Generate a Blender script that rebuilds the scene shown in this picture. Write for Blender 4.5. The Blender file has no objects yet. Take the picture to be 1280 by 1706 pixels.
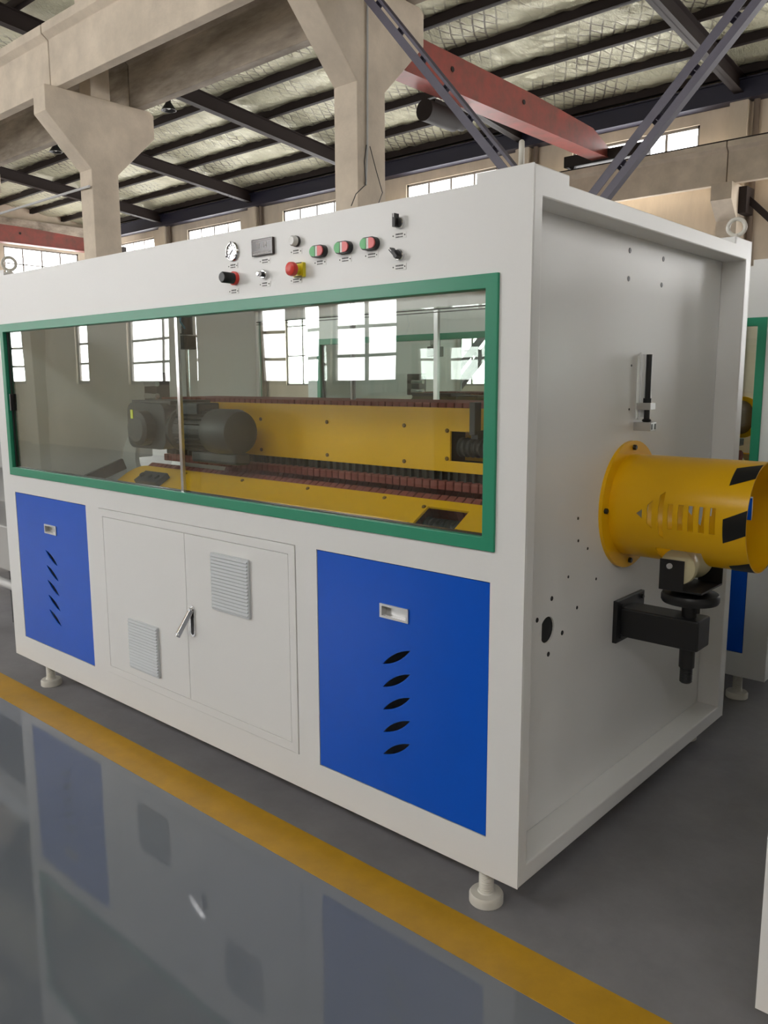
import bpy, bmesh, math, random
from mathutils import Vector, Matrix
from mathutils.geometry import tessellate_polygon
random.seed(7)
S = bpy.context.scene
COL = S.collection
PI = math.pi

# ------------------------------------------------------------------ camera
cam_d = bpy.data.cameras.new('camera'); cam = bpy.data.objects.new('camera', cam_d); COL.objects.link(cam)
yaw, pitch, roll = math.radians(41.5755), math.radians(-8.8641), math.radians(-0.2038)
fw = Vector((-math.sin(yaw)*math.cos(pitch), math.cos(yaw)*math.cos(pitch), math.sin(pitch)))
rt = Vector((math.cos(yaw), math.sin(yaw), 0)); up = rt.cross(fw)
r2 = math.cos(roll)*rt + math.sin(roll)*up; u2 = -math.sin(roll)*rt + math.cos(roll)*up
M = Matrix((( r2.x, u2.x, -fw.x, 1.1035), (r2.y, u2.y, -fw.y, -1.7902), (r2.z, u2.z, -fw.z, 1.5069), (0, 0, 0, 1)))
cam.matrix_world = M
cam_d.sensor_fit = 'HORIZONTAL'; cam_d.sensor_width = 36; cam_d.lens = 36*1369.77/1280; cam_d.shift_y = -7.08/1280
cam_d.clip_start = 0.05; cam_d.clip_end = 200
S.camera = cam
# ------------------------------------------------------------------ world, daylight level, exposure
W = bpy.data.worlds.new('sky'); S.world = W; W.use_nodes = True
W.node_tree.nodes['Background'].inputs[0].default_value = (0.8, 0.9, 1.0, 1)
W.node_tree.nodes['Background'].inputs[1].default_value = 1.0
DAY = 6.0            # radiance of the daylight seen in the window panes
S.view_settings.view_transform = 'Standard'; S.view_settings.look = 'None'
S.view_settings.exposure = 1.15; S.view_settings.gamma = 1.0; S.view_settings.use_curve_mapping = False

# ------------------------------------------------------------------ materials
MATS = {}
def nmat(name):
    m = bpy.data.materials.new(name); m.use_nodes = True; nt = m.node_tree
    return m, nt, nt.nodes['Principled BSDF'], nt.nodes.new
def link(nt, a, b): nt.links.new(a, b)
def mat(name, col, rough=.4, metal=0., noise=0., nscale=8., bump=0., bscale=60., spec=.5, coat=0., dark=None, stretch=(1, 1, 1), rnoise=0.):
    m, nt, b, N = nmat(name)
    b.inputs['Base Color'].default_value = (*col, 1); b.inputs['Roughness'].default_value = rough
    b.inputs['Metallic'].default_value = metal; b.inputs['Specular IOR Level'].default_value = spec
    b.inputs['Coat Weight'].default_value = coat; b.inputs['Coat Roughness'].default_value = .05
    if noise or bump or rnoise:
        tc = N('ShaderNodeTexCoord'); mp = N('ShaderNodeMapping'); mp.inputs['Scale'].default_value = stretch
        link(nt, tc.outputs['Object'], mp.inputs[0])
    if noise or rnoise:
        t = N('ShaderNodeTexNoise'); t.inputs['Scale'].default_value = nscale; t.inputs['Detail'].default_value = 6
        t.inputs['Roughness'].default_value = .65
        link(nt, mp.outputs[0], t.inputs['Vector'])
    if noise:
        r = N('ShaderNodeValToRGB'); r.color_ramp.elements[0].position = .3; r.color_ramp.elements[1].position = .7
        d = dark if dark else tuple(c*(1-noise) for c in col)
        r.color_ramp.elements[0].color = (*d, 1); r.color_ramp.elements[1].color = (*col, 1)
        link(nt, t.outputs['Fac'], r.inputs[0]); link(nt, r.outputs[0], b.inputs['Base Color'])
    if rnoise:
        mr = N('ShaderNodeMapRange'); mr.inputs['To Min'].default_value = rough-rnoise; mr.inputs['To Max'].default_value = rough+rnoise
        link(nt, t.outputs['Fac'], mr.inputs[0]); link(nt, mr.outputs[0], b.inputs['Roughness'])
    if bump:
        t2 = N('ShaderNodeTexNoise'); t2.inputs['Scale'].default_value = bscale; t2.inputs['Detail'].default_value = 4
        bp = N('ShaderNodeBump'); bp.inputs['Strength'].default_value = bump; bp.inputs['Distance'].default_value = .01
        link(nt, mp.outputs[0], t2.inputs['Vector']); link(nt, t2.outputs['Fac'], bp.inputs['Height']); link(nt, bp.outputs[0], b.inputs['Normal'])
    MATS[name] = m
    return m
WHITE = mat('white_paint', (.80, .80, .79), .32, bump=.012, bscale=5)
CREAM = mat('cream_paint', (.66, .64, .58), .35)
GREEN = mat('green_paint', (.022, .275, .155), .30)
BLUE = mat('blue_paint', (.0015, .098, .62), .30, noise=.1, nscale=2, spec=.3)
YEL = mat('yellow_paint', (.88, .49, .004), .30, spec=.35)
TAPEY = mat('tape_yellow', (.85, .50, .01), .15)
BLACK = mat('black_paint', (.012, .012, .013), .38)
TAPEB = mat('tape_black', (.010, .010, .010), .35, spec=.35)
RUBBERK = mat('black_rubber', (.02, .02, .021), .6)
DARKM = mat('motor_grey', (.032, .036, .040), .45, spec=.4)
CHROME = mat('chrome', (.75, .75, .76), .15, 1.)
ALU = mat('brushed_aluminium', (.62, .62, .62), .35, .9)
STEEL = mat('galvanised_steel', (.5, .5, .5), .4, .8, noise=.2, nscale=20)
BRASS = mat('dull_brass', (.22, .12, .02), .5, .3)
ZINC = mat('zinc_grey', (.55, .55, .55), .45, .2)
REDP = mat('red_plastic', (.72, .05, .035), .3)
PINK = mat('button_red', (.85, .16, .17), .35)
GRNB = mat('button_green', (.10, .50, .16), .35)
YPL = mat('yellow_plastic', (.80, .66, .02), .35)
WPL = mat('white_plastic', (.8, .8, .78), .3)
LAMPW = mat('lamp_dome', (.72, .72, .70), .2)
INK = mat('ink', (.06, .06, .06), .6)
INKW = mat('ink_white', (.65, .62, .60), .6)
DISP = mat('display_brown', (.05, .036, .033), .12)
BLOCK = mat('rubber_block', (.30, .075, .06), .75, noise=.25, nscale=30)
CHAIN = mat('chain_dark', (.05, .02, .018), .7)
NYLON = mat('nylon_cream', (.72, .66, .42), .4)
VENT = mat('vent_grey', (.60, .63, .65), .5)
BLUEH = mat('blue_hose', (.05, .30, .50), .3)
STKY = mat('sticker_yellow', (.75, .8, .02), .4)
CONC = mat('concrete', (.66, .565, .45), .85, noise=.28, nscale=1.6, bump=.25, bscale=25)
CONCD = mat('concrete_stained', (.60, .52, .43), .85, noise=.55, nscale=1.1, bump=.3, bscale=20, dark=(.17, .14, .11), stretch=(.5, 1, 2.2))  # stain streaks, with part of the inner beams' shade in the dark tone
PLAST = mat('wall_plaster', (.70, .60, .475), .9, noise=.3, nscale=.7, bump=.15, bscale=12, dark=(.52, .45, .36), stretch=(1.4, 1.4, .4))
STEELB = mat('roof_steel_brown', (.022, .014, .012), .65, spec=.3)
NAVY = mat('eave_steel_navy', (.018, .017, .035), .45)
PURPLE = mat('brace_purple_grey', (.105, .095, .128), .5, noise=.2, nscale=3)
PURPD = mat('brace_dark', (.035, .03, .055), .5)
CRANE = mat('crane_red', (.34, .06, .045), .5, noise=.35, nscale=2.5, dark=(.16, .06, .045))
CRANED = mat('crane_dark', (.020, .014, .012), .65, spec=.3)
MULL = mat('mullion_steel', (.22, .20, .18), .6)
PIPEM = mat('downpipe_brown', (.16, .12, .09), .6)
LINE = mat('line_yellow', (.62, .34, .02), .35, noise=.22, nscale=6, bump=.05, bscale=30, rnoise=.08)
TANKG = mat('tank_grey', (.42, .42, .41), .5)

def floor_mats():
    # glossy blue-grey epoxy of the aisle
    m, nt, b, N = nmat('epoxy_aisle')
    tc = N('ShaderNodeTexCoord'); t = N('ShaderNodeTexNoise'); t.inputs['Scale'].default_value = .9; t.inputs['Detail'].default_value = 4
    r = N('ShaderNodeValToRGB'); r.color_ramp.elements[0].position = .35; r.color_ramp.elements[1].position = .7
    r.color_ramp.elements[0].color = (.175, .195, .22, 1); r.color_ramp.elements[1].color = (.205, .222, .245, 1)
    link(nt, tc.outputs['Object'], t.inputs['Vector']); link(nt, t.outputs['Fac'], r.inputs[0]); link(nt, r.outputs[0], b.inputs['Base Color'])
    b.inputs['Roughness'].default_value = .05; b.inputs['IOR'].default_value = 1.55
    t2 = N('ShaderNodeTexNoise'); t2.inputs['Scale'].default_value = 2.6; t2.inputs['Detail'].default_value = 3
    bp = N('ShaderNodeBump'); bp.inputs['Strength'].default_value = .035; bp.inputs['Distance'].default_value = .02
    link(nt, tc.outputs['Object'], t2.inputs['Vector']); link(nt, t2.outputs['Fac'], bp.inputs['Height']); link(nt, bp.outputs[0], b.inputs['Normal'])
    a = m
    m, nt, b, N = nmat('floor_grey')
    tc = N('ShaderNodeTexCoord'); t = N('ShaderNodeTexNoise'); t.inputs['Scale'].default_value = 3.; t.inputs['Detail'].default_value = 8; t.inputs['Roughness'].default_value = .7
    r = N('ShaderNodeValToRGB'); r.color_ramp.elements[0].position = .32; r.color_ramp.elements[1].position = .62
    r.color_ramp.elements[0].color = (.20, .195, .207, 1); r.color_ramp.elements[1].color = (.26, .254, .266, 1)
    link(nt, tc.outputs['Object'], t.inputs['Vector']); link(nt, t.outputs['Fac'], r.inputs[0]); link(nt, r.outputs[0], b.inputs['Base Color'])
    b.inputs['Roughness'].default_value = .5
    return a, m
EPOXY, FGREY = floor_mats()

def foil_mat():
    m, nt, b, N = nmat('roof_foil')
    tc = N('ShaderNodeTexCoord')
    b.inputs['Metallic'].default_value = .35; b.inputs['Roughness'].default_value = .33
    def noise(scale, sc, rot, det=6, rg=.65):
        mp = N('ShaderNodeMapping'); mp.inputs['Scale'].default_value = sc; mp.inputs['Rotation'].default_value = (0, 0, rot)
        n = N('ShaderNodeTexNoise'); n.inputs['Scale'].default_value = scale; n.inputs['Detail'].default_value = det; n.inputs['Roughness'].default_value = rg
        link(nt, tc.outputs['Object'], mp.inputs[0]); link(nt, mp.outputs[0], n.inputs['Vector']); return n
    streak = noise(2.0, (3.2, .7, 1), .75); patch = noise(.35, (1, 1, 1), 0, 3)
    add = N('ShaderNodeMath'); add.operation = 'MULTIPLY_ADD'; add.inputs[1].default_value = .45; link(nt, streak.outputs['Fac'], add.inputs[0])
    pm = N('ShaderNodeMath'); pm.operation = 'MULTIPLY'; pm.inputs[1].default_value = .55; link(nt, patch.outputs['Fac'], pm.inputs[0]); link(nt, pm.outputs[0], add.inputs[2])
    r = N('ShaderNodeValToRGB'); e = r.color_ramp.elements
    e[0].position = .30; e[0].color = (.58, .55, .39, 1); e[1].position = .62; e[1].color = (.68, .65, .47, 1)
    link(nt, add.outputs[0], r.inputs[0])
    def lines(ang):                                       # diamond netting that holds the foil up
        mp = N('ShaderNodeMapping'); mp.inputs['Rotation'].default_value = (0, 0, math.radians(ang))
        w = N('ShaderNodeTexWave'); w.wave_type = 'BANDS'; w.inputs['Scale'].default_value = 1.25; w.inputs['Distortion'].default_value = 2.2
        w.inputs['Detail Scale'].default_value = .5; w.inputs['Detail'].default_value = 3
        link(nt, tc.outputs['Object'], mp.inputs[0]); link(nt, mp.outputs[0], w.inputs['Vector'])
        c = N('ShaderNodeMapRange'); c.inputs['From Min'].default_value = .90; c.inputs['From Max'].default_value = .99
        link(nt, w.outputs['Fac'], c.inputs[0]); return c
    l1, l2 = lines(34), lines(-30)
    mx = N('ShaderNodeMath'); mx.operation = 'MAXIMUM'; link(nt, l1.outputs[0], mx.inputs[0]); link(nt, l2.outputs[0], mx.inputs[1])
    msk = noise(.45, (1, 1, 1), 0, 2); mk = N('ShaderNodeMapRange'); mk.inputs['From Min'].default_value = .42; mk.inputs['From Max'].default_value = .62
    link(nt, msk.outputs['Fac'], mk.inputs[0])
    f = N('ShaderNodeMath'); f.operation = 'MULTIPLY'; link(nt, mx.outputs[0], f.inputs[0]); link(nt, mk.outputs[0], f.inputs[1])
    mixc = N('ShaderNodeMix'); mixc.data_type = 'RGBA'; mixc.inputs['B'].default_value = (.20, .17, .13, 1)
    link(nt, f.outputs[0], mixc.inputs['Factor']); link(nt, r.outputs[0], mixc.inputs['A']); link(nt, mixc.outputs['Result'], b.inputs['Base Color'])
    n2 = noise(2.6, (3.0, .8, 1), .75, 7, .7)
    h = N('ShaderNodeMath'); h.operation = 'MULTIPLY_ADD'; h.inputs[1].default_value = -.25; link(nt, f.outputs[0], h.inputs[0]); link(nt, n2.outputs['Fac'], h.inputs[2])
    bp = N('ShaderNodeBump'); bp.inputs['Strength'].default_value = 1.0; bp.inputs['Distance'].default_value = .32
    link(nt, h.outputs[0], bp.inputs['Height']); link(nt, bp.outputs[0], b.inputs['Normal'])
    return m
FOIL = foil_mat()

def glass_mat(name, base, tint):
    m = bpy.data.materials.new(name); m.use_nodes = True; nt = m.node_tree; N = nt.nodes.new
    for n in list(nt.nodes): nt.nodes.remove(n)
    o = N('ShaderNodeOutputMaterial'); tr = N('ShaderNodeBsdfTransparent'); gl = N('ShaderNodeBsdfGlossy'); mx = N('ShaderNodeMixShader')
    tr.inputs[0].default_value = (*tint, 1); gl.inputs['Roughness'].default_value = .0; gl.inputs['Color'].default_value = (1, 1, 1, 1)
    tc = N('ShaderNodeTexCoord'); nz = N('ShaderNodeTexNoise'); nz.inputs['Scale'].default_value = 1.7; nz.inputs['Detail'].default_value = 1
    bp = N('ShaderNodeBump'); bp.inputs['Strength'].default_value = .05; bp.inputs['Distance'].default_value = .02
    link(nt, tc.outputs['Object'], nz.inputs['Vector']); link(nt, nz.outputs['Fac'], bp.inputs['Height']); link(nt, bp.outputs[0], gl.inputs['Normal'])
    lw = N('ShaderNodeLayerWeight'); lw.inputs['Blend'].default_value = .5
    pw = N('ShaderNodeMath'); pw.operation = 'POWER'; pw.inputs[1].default_value = 3.5
    mr = N('ShaderNodeMapRange'); mr.inputs['To Min'].default_value = base; mr.inputs['To Max'].default_value = .9
    link(nt, lw.outputs['Facing'], pw.inputs[0]); link(nt, pw.outputs[0], mr.inputs[0]); link(nt, mr.outputs[0], mx.inputs[0])
    link(nt, tr.outputs[0], mx.inputs[1]); link(nt, gl.outputs[0], mx.inputs[2]); link(nt, mx.outputs[0], o.inputs[0])
    return m
GLASS = glass_mat('clear_glass', .045, (.93, .96, .94))
def pane_mat():
    m = bpy.data.materials.new('daylit_pane'); m.use_nodes = True; nt = m.node_tree; N = nt.nodes.new
    for n in list(nt.nodes): nt.nodes.remove(n)
    o = N('ShaderNodeOutputMaterial'); e = N('ShaderNodeEmission'); e.inputs[0].default_value = (1, .995, .985, 1); e.inputs[1].default_value = DAY
    link(nt, e.outputs[0], o.inputs[0]); return m
PANE = pane_mat()

# ------------------------------------------------------------------ mesh helpers
class MB:
    def __init__(self): self.v = []; self.f = []; self.mi = []; self.cur = 0
    def add(self, vs, fs):
        o = len(self.v); self.v += [tuple(p) for p in vs]
        for f in fs: self.f.append(tuple(i+o for i in f)); self.mi.append(self.cur)
        return self
    def box(self, x0, x1, y0, y1, z0, z1):
        return self.add([(x0,y0,z0),(x1,y0,z0),(x1,y1,z0),(x0,y1,z0),(x0,y0,z1),(x1,y0,z1),(x1,y1,z1),(x0,y1,z1)],
                 [(0,3,2,1),(4,5,6,7),(0,1,5,4),(1,2,6,5),(2,3,7,6),(3,0,4,7)])
    def obox(self, c, ax, ay, az):          # oriented box, half vectors
        c = Vector(c); ax, ay, az = Vector(ax), Vector(ay), Vector(az)
        P = [c+sx*ax+sy*ay+sz*az for sz in (-1,1) for sy in (-1,1) for sx in (-1,1)]
        return self.add(P, [(0,2,3,1),(4,5,7,6),(0,1,5,4),(1,3,7,5),(3,2,6,7),(2,0,4,6)])
    def lathe(self, prof, org, ax, n=20, close=True):   # prof: (radius, distance along ax)
        ax = Vector(ax).normalized(); org = Vector(org)
        a = ax.orthogonal().normalized(); b = ax.cross(a)
        vs = []; fs = []
        for r, t in prof:
            for k in range(n):
                w = 2*PI*k/n; vs.append(org+ax*t+(a*math.cos(w)+b*math.sin(w))*r)
        for i in range(len(prof)-1):
            for k in range(n):
                k2 = (k+1) % n; fs.append((i*n+k, i*n+k2, (i+1)*n+k2, (i+1)*n+k))
        if close:
            fs.append(tuple(range(n-1, -1, -1))); fs.append(tuple((len(prof)-1)*n+k for k in range(n)))
        return self.add(vs, fs)
    def cyl(self, p0, p1, r, n=16, r1=None):
        p0, p1 = Vector(p0), Vector(p1); L = (p1-p0).length
        return self.lathe([(r, 0), (r if r1 is None else r1, L)], p0, p1-p0, n)
    def ring(self, c, ax, r0, r1, h, n=32):  # annulus of thickness h
        return self.lathe([(r0, 0), (r1, 0), (r1, h), (r0, h), (r0, 0)], c, ax, n, close=False)
    def torus(self, c, ax, R, r, n=24, m=10):
        ax = Vector(ax).normalized(); c = Vector(c); a = ax.orthogonal().normalized(); b = ax.cross(a); vs = []; fs = []
        for i in range(n):
            w = 2*PI*i/n; d = a*math.cos(w)+b*math.sin(w)
            for j in range(m):
                q = 2*PI*j/m; vs.append(c+d*(R+r*math.cos(q))+ax*(r*math.sin(q)))
        for i in range(n):
            for j in range(m):
                fs.append((i*m+j, ((i+1)%n)*m+j, ((i+1)%n)*m+(j+1)%m, i*m+(j+1)%m))
        return self.add(vs, fs)
    def tube(self, pts, r, n=8):
        pts = [Vector(p) for p in pts]; vs = []; fs = []; a = None
        for i, p in enumerate(pts):
            d = (pts[min(i+1, len(pts)-1)]-pts[max(i-1, 0)]).normalized()
            a = d.orthogonal().normalized() if a is None else (a-d*a.dot(d)).normalized()
            b = d.cross(a)
            for k in range(n): vs.append(p+(a*math.cos(2*PI*k/n)+b*math.sin(2*PI*k/n))*r)
        for i in range(len(pts)-1):
            for k in range(n): fs.append((i*n+k, i*n+(k+1)%n, (i+1)*n+(k+1)%n, (i+1)*n+k))
        fs.append(tuple(range(n-1, -1, -1))); fs.append(tuple((len(pts)-1)*n+k for k in range(n)))
        return self.add(vs, fs)
    def prism(self, outer, plane, a, b, holes=(), fn=None):
        # polygon (with holes) in a plane, extruded a..b ; plane 'x': (y,z), 'y': (x,z), 'z': (x,y)
        put = fn or {'x': lambda p, t: (t, p[0], p[1]), 'y': lambda p, t: (p[0], t, p[1]), 'z': lambda p, t: (p[0], p[1], t)}[plane]
        loops = [list(outer)]+[list(h) for h in holes]
        flat = [p for l in loops for p in l]; n = len(flat)
        tris = tessellate_polygon([[Vector((p[0], p[1], 0)) for p in l] for l in loops])
        vs = [put(p, a) for p in flat]+[put(p, b) for p in flat]
        fs = [tuple(t) for t in tris]+[tuple(i+n for i in reversed(t)) for t in tris]
        o = 0
        for l in loops:
            m = len(l)
            for k in range(m):
                i, j = o+k, o+(k+1) % m; fs.append((i, j, j+n, i+n))
            o += m
        return self.add(vs, fs)
    def build(self, name, m, parent=None, smooth=False, bevel=0., off=None, base=None, solid=0.):
        off = Vector(off) if off is not None else (Vector(parent['off']) if parent is not None and 'off' in parent else Vector((0, 0, 0)))
        if base is not None: off = Vector(base)
        me = bpy.data.meshes.new(name)
        me.from_pydata([(p[0]-off.x, p[1]-off.y, p[2]-off.z) for p in self.v], [], self.f)
        for x in (m if isinstance(m, (list, tuple)) else [m]): me.materials.append(x)
        if isinstance(m, (list, tuple)):
            for i, p in enumerate(me.polygons): p.material_index = self.mi[i]
        bm = bmesh.new(); bm.from_mesh(me); bmesh.ops.recalc_face_normals(bm, faces=bm.faces[:]); bm.to_mesh(me); bm.free()
        if smooth:
            me.shade_smooth(); me.set_sharp_from_angle(angle=math.radians(38))
        o = bpy.data.objects.new(name, me); COL.objects.link(o)
        if base is not None: o.location = off
        if parent is not None: o.parent = parent; o['off'] = tuple(off)
        if solid: s = o.modifiers.new('thick', 'SOLIDIFY'); s.thickness = solid; s.offset = -1
        if bevel:
            bv = o.modifiers.new('bevel', 'BEVEL'); bv.width = bevel; bv.segments = 2; bv.limit_method = 'ANGLE'; bv.angle_limit = math.radians(50)
        return o
def rect(x0, x1, z0, z1): return [(x0, z0), (x1, z0), (x1, z1), (x0, z1)]
def circ(cx, cz, r, n=24): return [(cx+r*math.cos(2*PI*k/n), cz+r*math.sin(2*PI*k/n)) for k in range(n)]
def rrect(x0, x1, z0, z1, r, n=6):
    P = []
    for cx, cz, a in ((x1-r, z0+r, -PI/2), (x1-r, z1-r, 0), (x0+r, z1-r, PI/2), (x0+r, z0+r, PI)):
        P += [(cx+r*math.cos(a+PI/2*k/n), cz+r*math.sin(a+PI/2*k/n)) for k in range(n+1)]
    return P
def tag(o, label, cat, group=None):
    o['label'] = label; o['category'] = cat
    if group: o['group'] = group
    return o
def struct(o): o['kind'] = 'structure'; return o
def thing(name, loc, label, cat, group=None):
    e = bpy.data.objects.new(name, None); COL.objects.link(e); e.location = loc; e.empty_display_size = .2
    e['off'] = tuple(loc); return tag(e, label, cat, group)
def share(o, name, loc, parent, rot=None):      # another object on the same mesh
    c = bpy.data.objects.new(name, o.data); COL.objects.link(c); c.parent = parent; c.location = loc
    if rot is not None: c.rotation_euler = rot
    for md in o.modifiers:
        n = c.modifiers.new(md.name, md.type)
        if md.type == 'BEVEL': n.width = md.width; n.segments = md.segments; n.limit_method = 'ANGLE'; n.angle_limit = md.angle_limit
    return c
def copy_tree(o, parent=None):
    c = o.copy(); COL.objects.link(c); c.parent = parent
    for ch in list(o.children): copy_tree(ch, c)
    return c

# ================================================================== the hall
X0, X1, YB, YF, RIDGE = -36.0, 18.0, -7.7, 19.6, 5.9
def rafter_z(y): return 8.15+.1*((19.4-y) if y >= RIDGE else (y+7.6))
mb = MB()
mb.cur = 0; mb.box(X0, X1, -.12, YF, -.1, 0.)
mb.cur = 1; mb.box(X0, X1, YB, -.12, -.1, 0.)
fl = struct(mb.build('floor', [FGREY, EPOXY]))
mb = MB().box(X0, X1, -.196, -.046, 0., .0015); struct(mb.build('trim_1', LINE))

BAYS = [(-6.12-6*k) for k in range(-4, 5)]           # right edge of each pilaster, wall with the crane beam
def wall_with_windows(name, axis, lo, hi, t0, t1, top, wins):
    holes = [rect(a, b, z0, z1) for a, b, z0, z1 in wins]
    outer = [(lo, 0), (hi, 0)]+[(p[0], p[1]) for p in top]
    return struct(MB().prism(outer, 'y' if axis == 'y' else 'x', t0, t1, holes).build(name, PLAST))
WN = [0]
pane_cache = {}
def window(axis, t, a, b, z0, z1, cols, rows, s, off=False):
    # s: +1 / -1 points into the hall; t: plane of the panes
    WN[0] += 1; mb = MB(); fr = .07
    def bar(a0, a1, c0, c1, d=.03):
        if axis == 'y': mb.box(a0, a1, t-d, t+d, c0, c1)
        else: mb.box(t-d, t+d, a0, a1, c0, c1)
    bar(a, a+fr, z0, z1, .05); bar(b-fr, b, z0, z1, .05); bar(a, b, z0, z0+fr, .05); bar(a, b, z1-fr, z1, .05)
    pw = (b-a)/cols; ph = (z1-z0)/rows
    for i in range(1, cols): bar(a+i*pw-.032, a+i*pw+.032, z0, z1)
    for j in range(1, rows): bar(a, b, z0+j*ph-.024, z0+j*ph+.024)
    suf = '_offscreen' if off else ''
    o = struct(mb.build('window_%d%s' % (WN[0], suf), MULL))
    key = (axis, round(pw, 3), round(ph, 3))
    for i in range(cols):
        for j in range(rows):
            ca, cz = a+(i+.5)*pw, z0+(j+.5)*ph
            loc = (ca, t, cz) if axis == 'y' else (t, ca, cz)
            if key not in pane_cache:
                q = MB()
                if axis == 'y': q.box(-pw/2, pw/2, -.003, .003, -ph/2, ph/2)
                else: q.box(-.003, .003, -pw/2, pw/2, -ph/2, ph/2)
                p = q.build('pane'+suf, PANE, off=(0, 0, 0)); p.parent = o; p.location = loc; pane_cache[key] = p
            else: share(pane_cache[key], 'pane'+suf, loc, o)
    return o
farw = []; backw = []
for c in [-33.1+6*k for k in range(0, 9)]:
    farw += [(c-1.76, c+1.76, 6.25, 7.73), (c-1.76, c+1.76, 1.3, 4.6)]
    backw += [(c-1.76, c+1.76, 6.25, 7.73, 4, 2)]  # upper row unseen, added for light to match the far wall's row
backw += [(-26.9, -25.2, 1.43, 5.0, 2, 8), (-20.3, -18.4, 1.43, 5.0, 2, 8), (-16.6, -16.05, 1.43, 5.0, 1, 8), (-14.5, -12.1, 1.43, 5.0, 2, 8), (-10.3, -9.55, 1.43, 5.0, 1, 8),
          (-9.25, -8.75, 1.43, 5.0, 1, 8), (-8.5, -7.1, 1.43, 5.0, 2, 8)]
wf = wall_with_windows('wall_far', 'y', X0, X1, YF, YF+.25, [(X1, 9.), (X0, 9.)], farw)
for a, b, z0, z1 in farw:
    window('y', YF+.1, a, b, z0, z1, 4, 2 if z0 > 5 else 3, -1, off=a > -6)
wb = wall_with_windows('wall_back', 'y', X0, X1, YB-.25, YB, [(X1, 9.), (X0, 9.)], [b[:4] for b in backw])
for a, b, z0, z1, nc, nr in backw: window('y', YB-.1, a, b, z0, z1, nc, nr, 1, off=True)
gw = [(15.05, 18.55, 5.9, 7.35), (9.2, 12.7, 5.9, 7.35), (-5, -1.5, 6., 7.35)]
rw = []
gtop = [(YF, 9.), (RIDGE, 10.4), (YB, 9.)]
wall_with_windows('wall_left', 'x', YB, YF, X0-.25, X0, gtop, gw)
wall_with_windows('wall_right', 'x', YB, YF, X1, X1+.25, gtop, rw)
for a, b, z0, z1 in gw: window('x', X0-.1, a, b, z0, z1, 4, 2, 1, off=a < 14)
# pilasters of the far wall: slim above the runway beam, wide with corbel below it
for k, xr in enumerate(BAYS):
    p = MB().box(xr-.42, xr, 19.32, YF, 6.0, 8.2).build('pilaster', PLAST, wf, off=(0, 0, 0))
    q = MB().prism([(18.85, 0), (YF, 0), (YF, 6.), (18.42, 6.), (18.42, 5.62), (18.85, 5.2)], 'x', xr-.42, xr+.06).build('wall_column', CONC, wf, off=(0, 0, 0))
    MB().box(xr-.42, xr, YB, YB+.3, 0, 8.2).build('pilaster', PLAST, wb, off=(0, 0, 0))
# navy eave beams
struct(MB().box(X0, X1, 19.28, 19.5, 8.02, 8.46).box(X0, X1, 19.2, 19.58, 8.0, 8.03).box(X0, X1, 19.2, 19.58, 8.44, 8.47).build('trim_2', NAVY))
struct(MB().box(X0, X1, -7.62, -7.4, 8.02, 8.46).build('trim_3', NAVY))
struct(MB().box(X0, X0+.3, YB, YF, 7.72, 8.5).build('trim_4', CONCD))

# roof foil, sagging between the purlins and crumpled
PURL_F = [19.28-1.455*k for k in range(0, 10)]; PURL_N = [2*RIDGE-y for y in PURL_F]
def sheet_z(y): return rafter_z(y)+.62
nx, ny = 240, 190; vs = []; fs = []
for j in range(ny+1):
    y = YB+(YF-YB)*j/ny
    yy = y if y >= RIDGE else 2*RIDGE-y
    ph = ((19.28-yy)/1.455) % 1.0
    for i in range(nx+1):
        vs.append((X0+(X1-X0)*i/nx, y, sheet_z(y)-.02-.10*math.sin(PI*ph)+random.uniform(-.028, .028)))
for j in range(ny):
    for i in range(nx): fs.append((j*(nx+1)+i, j*(nx+1)+i+1, (j+1)*(nx+1)+i+1, (j+1)*(nx+1)+i))
ceil = struct(MB().add(vs, fs).build('ceiling', FOIL, smooth=True))
pur = MB().box(-27., 27., -.04, .04, 0, .22).box(-27., 27., -.04, .10, 0, .02).build('purlin', STEELB, off=(0, 0, 0))
pur.parent = ceil; pur.location = (-9., PURL_F[0], rafter_z(PURL_F[0])+.40)
for y in PURL_F[1:]+PURL_N: share(pur, 'purlin', (-9., y, rafter_z(y)+.40), ceil)
def rafter(side):
    mb = MB(); ys = (RIDGE, 19.5) if side > 0 else (RIDGE, -7.6)
    za, zb = rafter_z(RIDGE), rafter_z(ys[1])
    def web(w, d0, d1):
        P = [(-w, ys[0], za+d0), (w, ys[0], za+d0), (w, ys[1], zb+d0), (-w, ys[1], zb+d0), (-w, ys[0], za+d1), (w, ys[0], za+d1), (w, ys[1], zb+d1), (-w, ys[1], zb+d1)]
        mb.add(P, [(0,3,2,1),(4,5,6,7),(0,1,5,4),(1,2,6,5),(2,3,7,6),(3,0,4,7)])
    web(.012, 0, .4); web(.11, 0, .018); web(.11, .382, .4)
    o = mb.build('rafter', STEELB, off=(0, 0, 0)); o.parent = ceil; return o
for sd in (1, -1):
    r0 = rafter(sd); r0.location = (BAYS[0]-.21, 0, 0)
    for xr in BAYS[1:]: share(r0, 'rafter', (xr-.21, 0, 0), ceil)

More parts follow.
